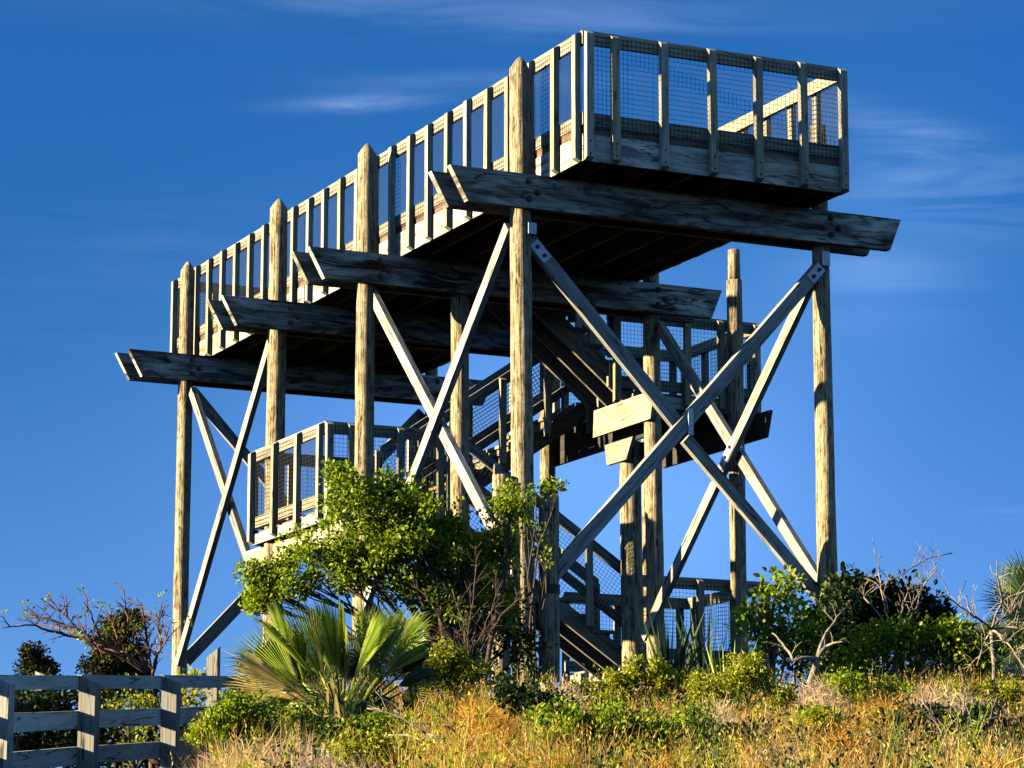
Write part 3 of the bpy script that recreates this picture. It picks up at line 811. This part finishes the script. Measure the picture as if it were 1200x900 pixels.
# fan palms
def fan(m, hub, axis, nrm, R, nseg, spread, rg, droop=.25, w=.045):
    """pleated fan: nseg blades round the hub; axis = middle blade direction, nrm = face normal"""
    axis = axis.normalized(); nrm = (nrm-axis*nrm.dot(axis)).normalized(); s_ = axis.cross(nrm)
    for i in range(nseg):
        f = (i/(nseg-1)-.5)*2; a = f*spread/2
        d = (axis*math.cos(a)+s_*math.sin(a)); L_ = R*(1-.22*abs(f)**2)*rg.uniform(.88, 1.06)
        t = d.cross(nrm).normalized(); fold = nrm*w*.35
        dr = Vector((0, 0, -1))*droop*L_
        p0 = hub+d*R*.05; p1 = hub+d*L_*.5; p2 = hub+d*L_*.82+dr*.25; p3 = hub+d*L_+dr*rg.uniform(.5, 1.3)
        b = len(m.v)
        m.v += [p0, p1+t*w/2-fold, p1+fold, p1-t*w/2-fold, p2+t*w*.33-fold*.7, p2+fold*.5, p2-t*w*.33-fold*.7, p3]
        for q in ((0, 1, 2), (0, 2, 3)): m.face(tuple(b+k for k in q))
        for q in ((1, 4, 5, 2), (2, 5, 6, 3)): m.face(tuple(b+k for k in q))
        for q in ((4, 7, 5), (5, 7, 6)): m.face(tuple(b+k for k in q))
def palm(label, base, D, fronds, seed, mat='palm', name='fan_palm', group=None):
    rg = random.Random(seed); bpt = onground(*base); root = empty(name, bpt); tag(root, label, 'palm', group)
    m = MB(); m.tube([bpt-Vector((0, 0, .2)), bpt+Vector((0, 0, .15)), bpt+Vector((.02, 0, .35))], [.12, .13, .09], 10, True, .2, 3); m.build('trunk', M['bark'], root)
    for fr in fronds:
        hx, hy, ax, ay, dD = fr[:5]; mt = fr[5] if len(fr) > 5 else mat
        hub = S(hx, hy, D+dD); tip = S(ax, ay, D+dD+rg.uniform(-.3, .3)); R = (tip-hub).length
        nrm = (-FH*rg.uniform(.45, .8)+Vector((0, 0, 1))*rg.uniform(.1, .5)-RT*rg.uniform(.4, 1.1))
        m = MB(); fan(m, hub, tip-hub, nrm, R, rg.randrange(20, 27), math.radians(fr[6] if len(fr) > 6 else rg.uniform(95, 150)), rg, rg.uniform(.0, .14), .0145)
        b2 = len(m.v)
        m.tube([bpt+Vector((0, 0, .2)), bpt.lerp(hub, .6)+Vector((0, 0, .12)), hub, hub+(tip-hub)*.08], [.014, .011, .008, .003], 5, False)
        m.build('frond', M[mt], root)
    return root
palm('big green fan palm with spiky fronds in front of the tower, left of centre', (400, 23.0), 23.3,
     [(372, 800, 290, 702, 0, 'palm', 50), (378, 795, 330, 690, .3, 'palm', 60), (390, 790, 365, 692, .5, 'palm', 60), (405, 790, 400, 695, .2, 'palm', 60), (430, 785, 430, 700, .4, 'palm', 60),
      (446, 780, 470, 700, .1, 'palm', 50), (458, 775, 508, 708, -.1, 'palm', 50), (452, 790, 505, 745, .3, 'palm', 60), (350, 805, 270, 735, -.1, 'palm', 60), (340, 806, 262, 765, -.2, 'palm_dry', 80), (335, 812, 258, 798, -.3, 'palm_dry', 70),
      (345, 820, 280, 830, -.2, 'palm', 80), (465, 805, 520, 780, .2, 'palm_dark', 70), (430, 810, 450, 860, .1, 'palm_dark', 110), (470, 790, 500, 760, .5, 'palm_dark', 70),
      (400, 815, 385, 865, -.1, 'palm_dark', 110), (375, 805, 320, 735, .8, 'palm_dark', 80), (430, 800, 480, 730, .9, 'palm_dark', 80), (400, 800, 385, 710, 1.0, 'palm_dark', 80),
      (350, 800, 318, 698, .1, 'palm', 45), (395, 790, 378, 684, .15, 'palm', 45), (425, 785, 455, 692, .1, 'palm', 45), (360, 825, 320, 865, .1, 'palm_dark', 110), (310, 858, 350, 868, -.8, 'palm_dry', 30), (385, 800, 380, 872, -.5, 'palm_dry', 22), (392, 805, 398, 868, -.45, 'palm_dry', 18), (440, 800, 420, 712, 1.2, 'palm_dark', 70), (355, 800, 345, 712, .2, 'palm', 45), (415, 795, 450, 715, -.1, 'palm', 45),
      (330, 808, 285, 748, .6, 'palm_dark', 80), (360, 812, 300, 770, .5, 'palm_dark', 90), (450, 800, 512, 725, .7, 'palm_dark', 80), (410, 805, 415, 730, .8, 'palm_dark', 110), (375, 812, 350, 745, .6, 'palm_dark', 110), (320, 815, 270, 812, .3, 'palm', 70), (470, 812, 505, 830, .2, 'palm_dark', 90), (425, 820, 430, 868, -.2, 'palm_dark', 110), (385, 820, 350, 862, -.3, 'palm_dark', 110)], 31)
palm('dark fan palm cut by the right edge of the picture', (1215, 27), 27.5,
     [(1215, 720, 1150, 690, -.2, 'palm_dark', 70), (1210, 715, 1185, 640, -.1, 'palm_dark', 60), (1215, 700, 1165, 655, 0, 'palm', 60), (1215, 710, 1145, 705, .2, 'palm_dark', 90), (1210, 730, 1150, 760, .1, 'palm_dark', 110), (1220, 720, 1180, 650, .4, 'palm_dark', 80), (1215, 750, 1160, 800, .2, 'palm_dark', 110), (1230, 730, 1260, 680, .2, 'palm_dark', 100)], 33, 'palm_dark')
def sword(label, base, n, ln, seed, mat='palm_dark', spread=.5, w=.03, group='sword-leaved plants at the tower foot'):
    rg = random.Random(seed); bpt = onground(*base); root = empty('yucca_plant', bpt); tag(root, label, 'yucca', group)
    m = MB()
    for i in range(n):
        a = rg.uniform(0, 6.283); t = rg.uniform(.05, spread); d = Vector((math.cos(a)*t, math.sin(a)*t, 1)).normalized()
        s_ = d.cross(rnd_unit(rg)).normalized(); L_ = ln*rg.uniform(.6, 1.05); o_ = bpt+Vector((math.cos(a)*.06, math.sin(a)*.06, rg.uniform(0, .25)))
        b = len(m.v); bend = Vector((math.cos(a), math.sin(a), 0))*t*L_*.25
        m.v += [o_-s_*w*.4, o_+s_*w*.4, o_+d*L_*.5+s_*w/2, o_+d*L_*.5-s_*w/2, o_+d*L_+bend]
        m.face((b, b+1, b+2, b+3)); m.face((b+3, b+2, b+4))
    m.build('leaves', M[mat], root)
    m = MB(); m.tube([bpt-Vector((0, 0, .1)), bpt+Vector((0, 0, .3))], [.06, .05], 8); m.build('stem', M['bark'], root)
sword('tall dark yucca standing just right of the lower stairs', (785, 28.3), 60, 1.0, 41, spread=.42)
sword('dark yucca between the first yucca and the back landing pole', (828, 29.0), 36, 1.1, 42, spread=.4)
sword('small bright green clump of sword leaves in the dry grass', (852, 24.8), 30, .75, 43, 'palm', .35, .026)

# shrubs on the right
shrub('leafy_shrub', 'bright green shrub in front of the right back pole of the tower', 'shrub', (905, 28.0), 28.2,
      [(905, 705, 26, 22), (935, 725, 30, 26), (880, 725, 20, 16), (950, 750, 26, 22), (900, 745, 16, 14), (915, 690, 18, 10)], 'leaf', .075, .62, seed=51, r0=.022)
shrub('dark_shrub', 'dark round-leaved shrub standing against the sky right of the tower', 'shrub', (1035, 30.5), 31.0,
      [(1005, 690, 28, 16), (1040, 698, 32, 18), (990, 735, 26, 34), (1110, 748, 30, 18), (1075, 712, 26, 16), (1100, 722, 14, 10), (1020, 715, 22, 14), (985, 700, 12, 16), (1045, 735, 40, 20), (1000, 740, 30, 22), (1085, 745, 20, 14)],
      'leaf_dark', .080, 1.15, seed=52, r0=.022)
shrub('leafy_shrub', 'wide green shrub low on the right in front of the dark shrub', 'shrub', (1030, 27.5), 28.0,
      [(1005, 765, 34, 26), (1045, 775, 38, 28), (1085, 765, 36, 24), (1120, 755, 30, 16), (1025, 745, 28, 12), (1150, 775, 32, 22), (1140, 750, 26, 14), (1180, 765, 30, 20), (1070, 745, 30, 14), (990, 800, 34, 22), (1060, 805, 50, 22), (1110, 748, 14, 10), (1160, 800, 50, 18)],
      'leaf', .050, .9, seed=53)
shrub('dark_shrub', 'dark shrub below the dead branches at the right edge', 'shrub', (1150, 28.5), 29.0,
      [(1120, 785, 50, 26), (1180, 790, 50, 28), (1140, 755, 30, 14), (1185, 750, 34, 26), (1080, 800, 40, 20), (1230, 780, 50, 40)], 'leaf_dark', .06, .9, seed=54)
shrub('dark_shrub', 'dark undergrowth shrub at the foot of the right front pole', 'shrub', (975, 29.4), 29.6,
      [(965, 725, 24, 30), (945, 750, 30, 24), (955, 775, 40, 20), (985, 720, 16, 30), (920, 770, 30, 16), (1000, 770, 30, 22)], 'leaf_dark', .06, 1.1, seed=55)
bare('dead_tree', 'pale dead tree with a long limb pointing up right above the dark shrub', 'tree', (1040, 28.3), 28.4,
     [(1116, 648, 1012, 700), (1098, 668, 1080, 690), (1080, 705), (1066, 688), (1030, 665, 1032, 690)], 'deadwood', 61, r0=.015, tw=8, hub=(1050, 755), twl=.3, twr=.0042)
bare('dead_tree', 'pale dead tree with forked limbs at the right edge', 'tree', (1165, 26.5), 26.6,
     [(1168, 672, 1175, 705), (1100, 698, 1140, 722), (1200, 738), (1190, 700, 1185, 720), (1205, 790), (1145, 780)], 'deadwood', 62, r0=.018, tw=10, hub=(1162, 738), twl=.30, twr=.0048)
bare('dead_snag', 'twisted bleached dead trunk forking at its top in front of the right pole', 'dead tree', (935, 24.6), 24.8,
     [(992, 712, 968, 742), (988, 752, 968, 758), (905, 742, 930, 775)], 'deadwood', 63, r0=.028, tw=3, hub=(958, 772), twl=.18, twr=.005)
bare('dead_snag', 'short broken dead stem standing in the grass left of the twisted trunk', 'dead tree', (925, 25.0), 25.1,
     [(931, 785), (912, 800)], 'deadwood', 64, r0=.030, tw=2, hub=(928, 830), twl=.12, twr=.004)
bare('dead_branch', 'grey dead branch lying in the weeds below the big palm', 'branch', (560, 17.5), 17.6,
     [(430, 830, 500, 860), (450, 862), (520, 850), (470, 885)], 'deadwood', 65, r0=.014, tw=7, hub=(560, 893), twl=.2, twr=.004)
bare('dead_branch', 'pale forked dead twigs low at the right edge', 'branch', (1110, 18.5), 18.6,
     [(1080, 820), (1130, 835), (1150, 850), (1100, 850), (1175, 840)], 'deadwood', 66, r0=.016, tw=7, hub=(1112, 880), twl=.2, twr=.004)
bare('bare_shrub', 'tangle of thin bare stems under the big leafy shrub', 'shrub', (545, 26.2), 26.5,
     [(500, 700), (530, 690), (560, 650), (590, 680), (520, 735), (575, 735), (495, 745), (610, 700)], 'bark', 67, r0=.014, tw=9, hub=(548, 785), twl=.3, twr=.005)
# dark mass under the shrub, right of the palm
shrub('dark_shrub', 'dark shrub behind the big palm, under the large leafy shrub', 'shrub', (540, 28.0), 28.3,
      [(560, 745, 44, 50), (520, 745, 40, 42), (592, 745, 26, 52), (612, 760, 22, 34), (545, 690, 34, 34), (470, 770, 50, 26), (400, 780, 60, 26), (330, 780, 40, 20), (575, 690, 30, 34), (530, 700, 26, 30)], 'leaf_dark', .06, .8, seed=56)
# low shrubs in the foreground
rl = random.Random(404)
LOW = [((760, 23), 23.2, [(765, 792, 34, 20), (745, 812, 38, 22), (795, 815, 34, 22), (720, 805, 22, 16)], 'leaf_yel', 'yellow-green bush in front of the lower stairs', 71),
       ((690, 17), 17.2, [(660, 852, 44, 24), (715, 850, 44, 26), (700, 880, 60, 22), (750, 868, 40, 24)], 'leaf', 'low green bush at the bottom centre', 72),
       ((800, 19), 19.2, [(795, 850, 34, 20), (825, 872, 40, 22), (770, 876, 30, 18)], 'leaf', 'low green bush right of the bottom centre bush', 73),
       ((960, 18), 18.2, [(960, 860, 36, 24), (985, 880, 40, 20), (930, 876, 24, 20)], 'leaf_yel', 'yellow-green bush low in front of the twisted trunk', 74),
       ((1080, 19), 19.3, [(1060, 850, 40, 22), (1110, 852, 44, 22), (1165, 858, 44, 24), (1085, 878, 60, 20), (1200, 870, 40, 24)], 'leaf_dark', 'low dark green bush behind the forked twigs at lower right', 75),
       ((530, 24.5), 24.8, [(520, 775, 22, 22), (545, 790, 30, 20), (500, 795, 22, 16)], 'leaf_yel', 'small yellow bush at the foot of the bare stems', 76),
       ((330, 21), 21.2, [(330, 850, 34, 16), (370, 860, 30, 16), (420, 852, 24, 14), (460, 850, 30, 18)], 'leaf', 'small green bush under the palm fronds', 77),
       ((860, 22), 22.2, [(885, 795, 26, 20), (850, 810, 26, 18), (905, 815, 22, 14)], 'leaf_yel', 'straggly yellow bush in the grass left of the dead stems', 78),
       ((620, 19.5), 19.7, [(615, 820, 26, 20), (640, 835, 30, 20)], 'leaf_dark', 'small dark bush beside the orange dodder', 79),
       ((1010, 23.5), 23.7, [(1000, 812, 34, 18), (1040, 818, 30, 16)], 'leaf', 'small green bush below the wide green shrub on the right', 80),
       ((690, 23), 23.2, [(675, 812, 20, 16), (695, 822, 24, 14)], 'leaf_yel', 'little yellow bush between the pink brush and the tower stairs', 81),
       ((880, 18.5), 18.7, [(870, 868, 24, 16), (890, 884, 26, 14)], 'leaf_dark', 'small dark bush in the dry grass at the bottom, right of centre', 82),
       ((440, 16), 16.2, [(420, 884, 30, 16), (460, 890, 34, 14)], 'leaf_yel', 'small yellow bush at the bottom edge below the palm', 83),
       ((285, 20.5), 20.7, [(270, 838, 26, 24), (300, 848, 30, 20), (262, 870, 34, 24), (300, 880, 34, 20)], 'leaf', 'green bush filling the gap between the fence end and the palm', 85),
       ((1150, 23), 23.2, [(1130, 815, 30, 14), (1165, 822, 30, 16)], 'leaf_yel', 'straggly yellow bush in the pink weeds near the right edge', 84)]
for base, D, bl, mt, lab, sd in LOW:
    shrub('low_bush', lab, 'bush', base, D, [(b[0]+rl.uniform(-8, 8), b[1]-3+rl.uniform(-6, 6), b[2]*1.15, b[3]*rl.uniform(.7, 1.25)) for b in bl], mt, .030, .85, seed=sd, sub=.11, r0=.010, group='low bushes in the dune grass')

# ------------------------------------------------------------------ grasses and ground cover
def cover(name, label, n, mat, x0, x1, d0, d1, hh, w, seed, dens_noise=(.9, 0.0), lean=.35, head=False, fn=None, sink=0.0, bunch=6):
    rg = random.Random(seed); m = MB(); cnt = 0; tries = 0
    while cnt < n and tries < n*3:
        tries += 1
        D = math.sqrt(rg.uniform(d0*d0, d1*d1)); x = rg.uniform(x0, x1)
        p0 = onground(x, D)
        nz = mnoise.noise(Vector((p0.x*dens_noise[0]+seed, p0.y*dens_noise[0], 0)))
        if nz < dens_noise[1]-rg.uniform(0, .15): continue
        if fn and not fn(x, D, rg): continue
        hk = 1+.5*nz
        for _ in range(bunch):
            p_ = p0+Vector((rg.gauss(0, .05), rg.gauss(0, .05), -sink)); h = rg.uniform(*hh)*hk
            a = rg.uniform(0, 6.283); ln = rg.uniform(0, lean)*h
            d = Vector((math.cos(a)*ln, math.sin(a)*ln, h)); s_ = Vector((-math.sin(a+rg.uniform(-1, 1)), math.cos(a), 0))*w*rg.uniform(.6, 1.4)
            b = len(m.v); bend = Vector((d.x, d.y, -h*.12))*.5
            m.v += [p_-s_, p_+s_, p_+d*.55+s_*.7, p_+d*.55-s_*.7, p_+d+bend]
            m.face((b, b+1, b+2, b+3)); m.face((b+3, b+2, b+4)); cnt += 1
            if head and rg.random() < .10:
                c = p_+d+bend
                for k in range(7):
                    q = c-Vector((0, 0, k*.028))+Vector((rg.gauss(0, .008), rg.gauss(0, .008), 0)); r = rnd_unit(rg)
                    leaf(m, q, (r*.6+Vector((0, 0, 1.0))).normalized(), rnd_unit(rg).cross(r).normalized(), .032, .007)
    return tag(m.build(name, M[mat]), label, kind='stuff')
def near_strip(x, D, rg): return True
G_OK = lambda x, D, rg: (D > 18 or rg.random() < .40+.2*(D > 15)) and not (x < 230) and not (x < 300 and D > 16.5) and not (x < 540 and 16 < D < 25.5 and rg.random() < .9)
cover('dry_grass', 'tall dry tan grass covering the dune slope', 62000, 'grass', 225, 1550, 11.5, 28.5, (.14, .52), .0028, 81, (1.3, .10), .5, True, G_OK, bunch=9)
cover('straw_grass', 'short pale straw between the clumps of the dune slope', 16000, 'grass_pink', 225, 1550, 11.5, 28.5, (.06, .22), .004, 86, (.6, -.4), 1.1, False, G_OK, bunch=5)
cover('pink_grass', 'pinkish dry weeds on the lower right slope', 16000, 'grass_pink', 560, 1550, 15, 26.5, (.20, .46), .0032, 82, (.7, -.1), .6, True, lambda x, D, rg: x > 960 or (x < 820 and D > 22))
cover('grey_grass', 'pale tangled dry weeds at the lower left', 13000, 'grass_pink', 230, 560, 12, 21.5, (.10, .32), .003, 83, (.8, -.15), 1.0, False)
cover('green_grass', 'fresh yellow-green grass tufts among the dry grass', 20000, 'grass_green', 230, 1500, 12, 27.5, (.14, .42), .005, 84, (1.1, .05), .4, False, G_OK)
def tangle(name, label, patches, mat, seed, w=.0035):
    rg = random.Random(seed); m = MB()
    for (x, D, rx, rd, h, n) in patches:
        for _ in range(n):
            a = rg.uniform(0, 6.283); r = math.sqrt(rg.random())
            D_ = D+math.sin(a)*r*rd; x_ = x+math.cos(a)*r*rx
            p_ = onground(x_, D_); hh = h*(1-r*r*.7)*rg.uniform(.1, 1.15); p_.z += hh
            d = (rnd_unit(rg)+Vector((0, 0, .25))).normalized()*rg.uniform(.05, .16); s_ = d.cross(rnd_unit(rg)).normalized()*w
            e = p_+d; e2 = e+(d.normalized()+rnd_unit(rg)*.9).normalized()*rg.uniform(.03, .09)
            b = len(m.v); m.v += [p_-s_, p_+s_, e+s_, e-s_, e2]; m.face((b, b+1, b+2, b+3)); m.face((b+3, b+2, b+4))
    return tag(m.build(name, M[mat]), label, kind='stuff')
op = [(560, 19.5, 60, 1.6, .50, 8000), (540, 16.5, 60, 1.2, .32, 4500), (1040, 20.5, 70, 1.5, .46, 9000), (990, 17, 60, 1.0, .32, 4500), (460, 15.5, 80, 1.0, .16, 2600), (880, 21.5, 34, .8, .34, 2000), (580, 24, 50, 1.0, .30, 2500), (320, 14.5, 60, 1, .12, 1600)]
for _ in range(26): op.append((rl.uniform(420, 1180), rl.uniform(14, 25), rl.uniform(12, 40), rl.uniform(.3, .8), rl.uniform(.25, .46), rl.randrange(400, 1100)))
tangle('orange_dodder', 'bright orange dodder vine smothering the weeds', op, 'dodder', 91, .0028)
pp = [(660, 21, 34, 1.2, .55, 4500), (740, 25, 60, 1.0, .45, 4500), (1120, 22.5, 90, 1.4, .50, 9000), (640, 17.5, 30, .8, .3, 1800), (330, 17.5, 110, 2, .22, 5000), (840, 20, 40, 1.2, .45, 4000), (960, 23, 40, 1.2, .5, 4000)]
for _ in range(22): pp.append((rl.uniform(300, 1250), rl.uniform(13, 26), rl.uniform(14, 50), rl.uniform(.3, 1.0), rl.uniform(.15, .40), rl.randrange(300, 900)))
tangle('pink_brush', 'fuzzy pink-brown brush in the middle of the weeds', pp, 'grass_pink', 92, .0026)
rq = random.Random(77); m = MB()
for _ in range(420):
    D = rq.uniform(12.5, 26); x = rq.uniform(300 if D < 17 else 480, 1300); p_ = onground(x, D)+Vector((0, 0, rq.uniform(0, .22)))
    q = (rnd_unit(rq)+Vector((0, 0, .45))).normalized()*rq.uniform(.12, .45)
    m.tube([p_, p_+q*.5+rnd_unit(rq)*.03, p_+q+rnd_unit(rq)*.05], [.006, .004, .0015], 4, False)
tag(m.build('dead_twigs', M['deadwood']), 'dead twigs and stalks scattered through the dune weeds', kind='stuff')
def scrub(name, label, n, mat, seed, x0, x1, d0, d1, size=.032):
    rg = random.Random(seed); m = MB(); st = 0
    while st < n:
        D = math.sqrt(rg.uniform(d0*d0, d1*d1)); x = rg.uniform(x0, x1)
        if x < 300 and D > 16.5: continue
        p_ = onground(x, D); nz = mnoise.noise(Vector((p_.x*.7+seed, p_.y*.7, 2)))
        if nz < rg.uniform(-.25, .25): continue
        st += 1; h = rg.uniform(.22, .62)
        for _ in range(rg.randrange(2, 6)):        # leggy little stems with leaves along them
            q = (Vector((rg.gauss(0, .35), rg.gauss(0, .35), 1))).normalized()*h*rg.uniform(.6, 1.2)
            o_ = p_+Vector((rg.gauss(0, .08), rg.gauss(0, .08), 0)); m.tube([o_, o_+q*.5, o_+q], [.004, .003, .001], 3, False)
            for k in range(rg.randrange(10, 22)):
                f = rg.uniform(.25, 1.05); r_ = rnd_unit(rg)
                leaf(m, o_+q*f+r_*.03, (r_+Vector((0, 0, .4))).normalized(), rnd_unit(rg).cross(r_).normalized(), size*rg.uniform(.6, 1.3), size*.5)
    return tag(m.build(name, M[mat]), label, kind='stuff')
scrub('weeds', 'straggling yellow-green weeds tangled through the dune grass', 420, 'leaf_yel', 301, 240, 1400, 12.5, 28)
scrub('undergrowth', 'dark green straggling weeds tangled through the dune grass', 430, 'leaf', 302, 240, 1400, 12.5, 28)
scrub('undergrowth', 'blackish low weeds in the hollows of the dune grass', 520, 'leaf_dark', 303, 300, 1400, 12.5, 27, .036)
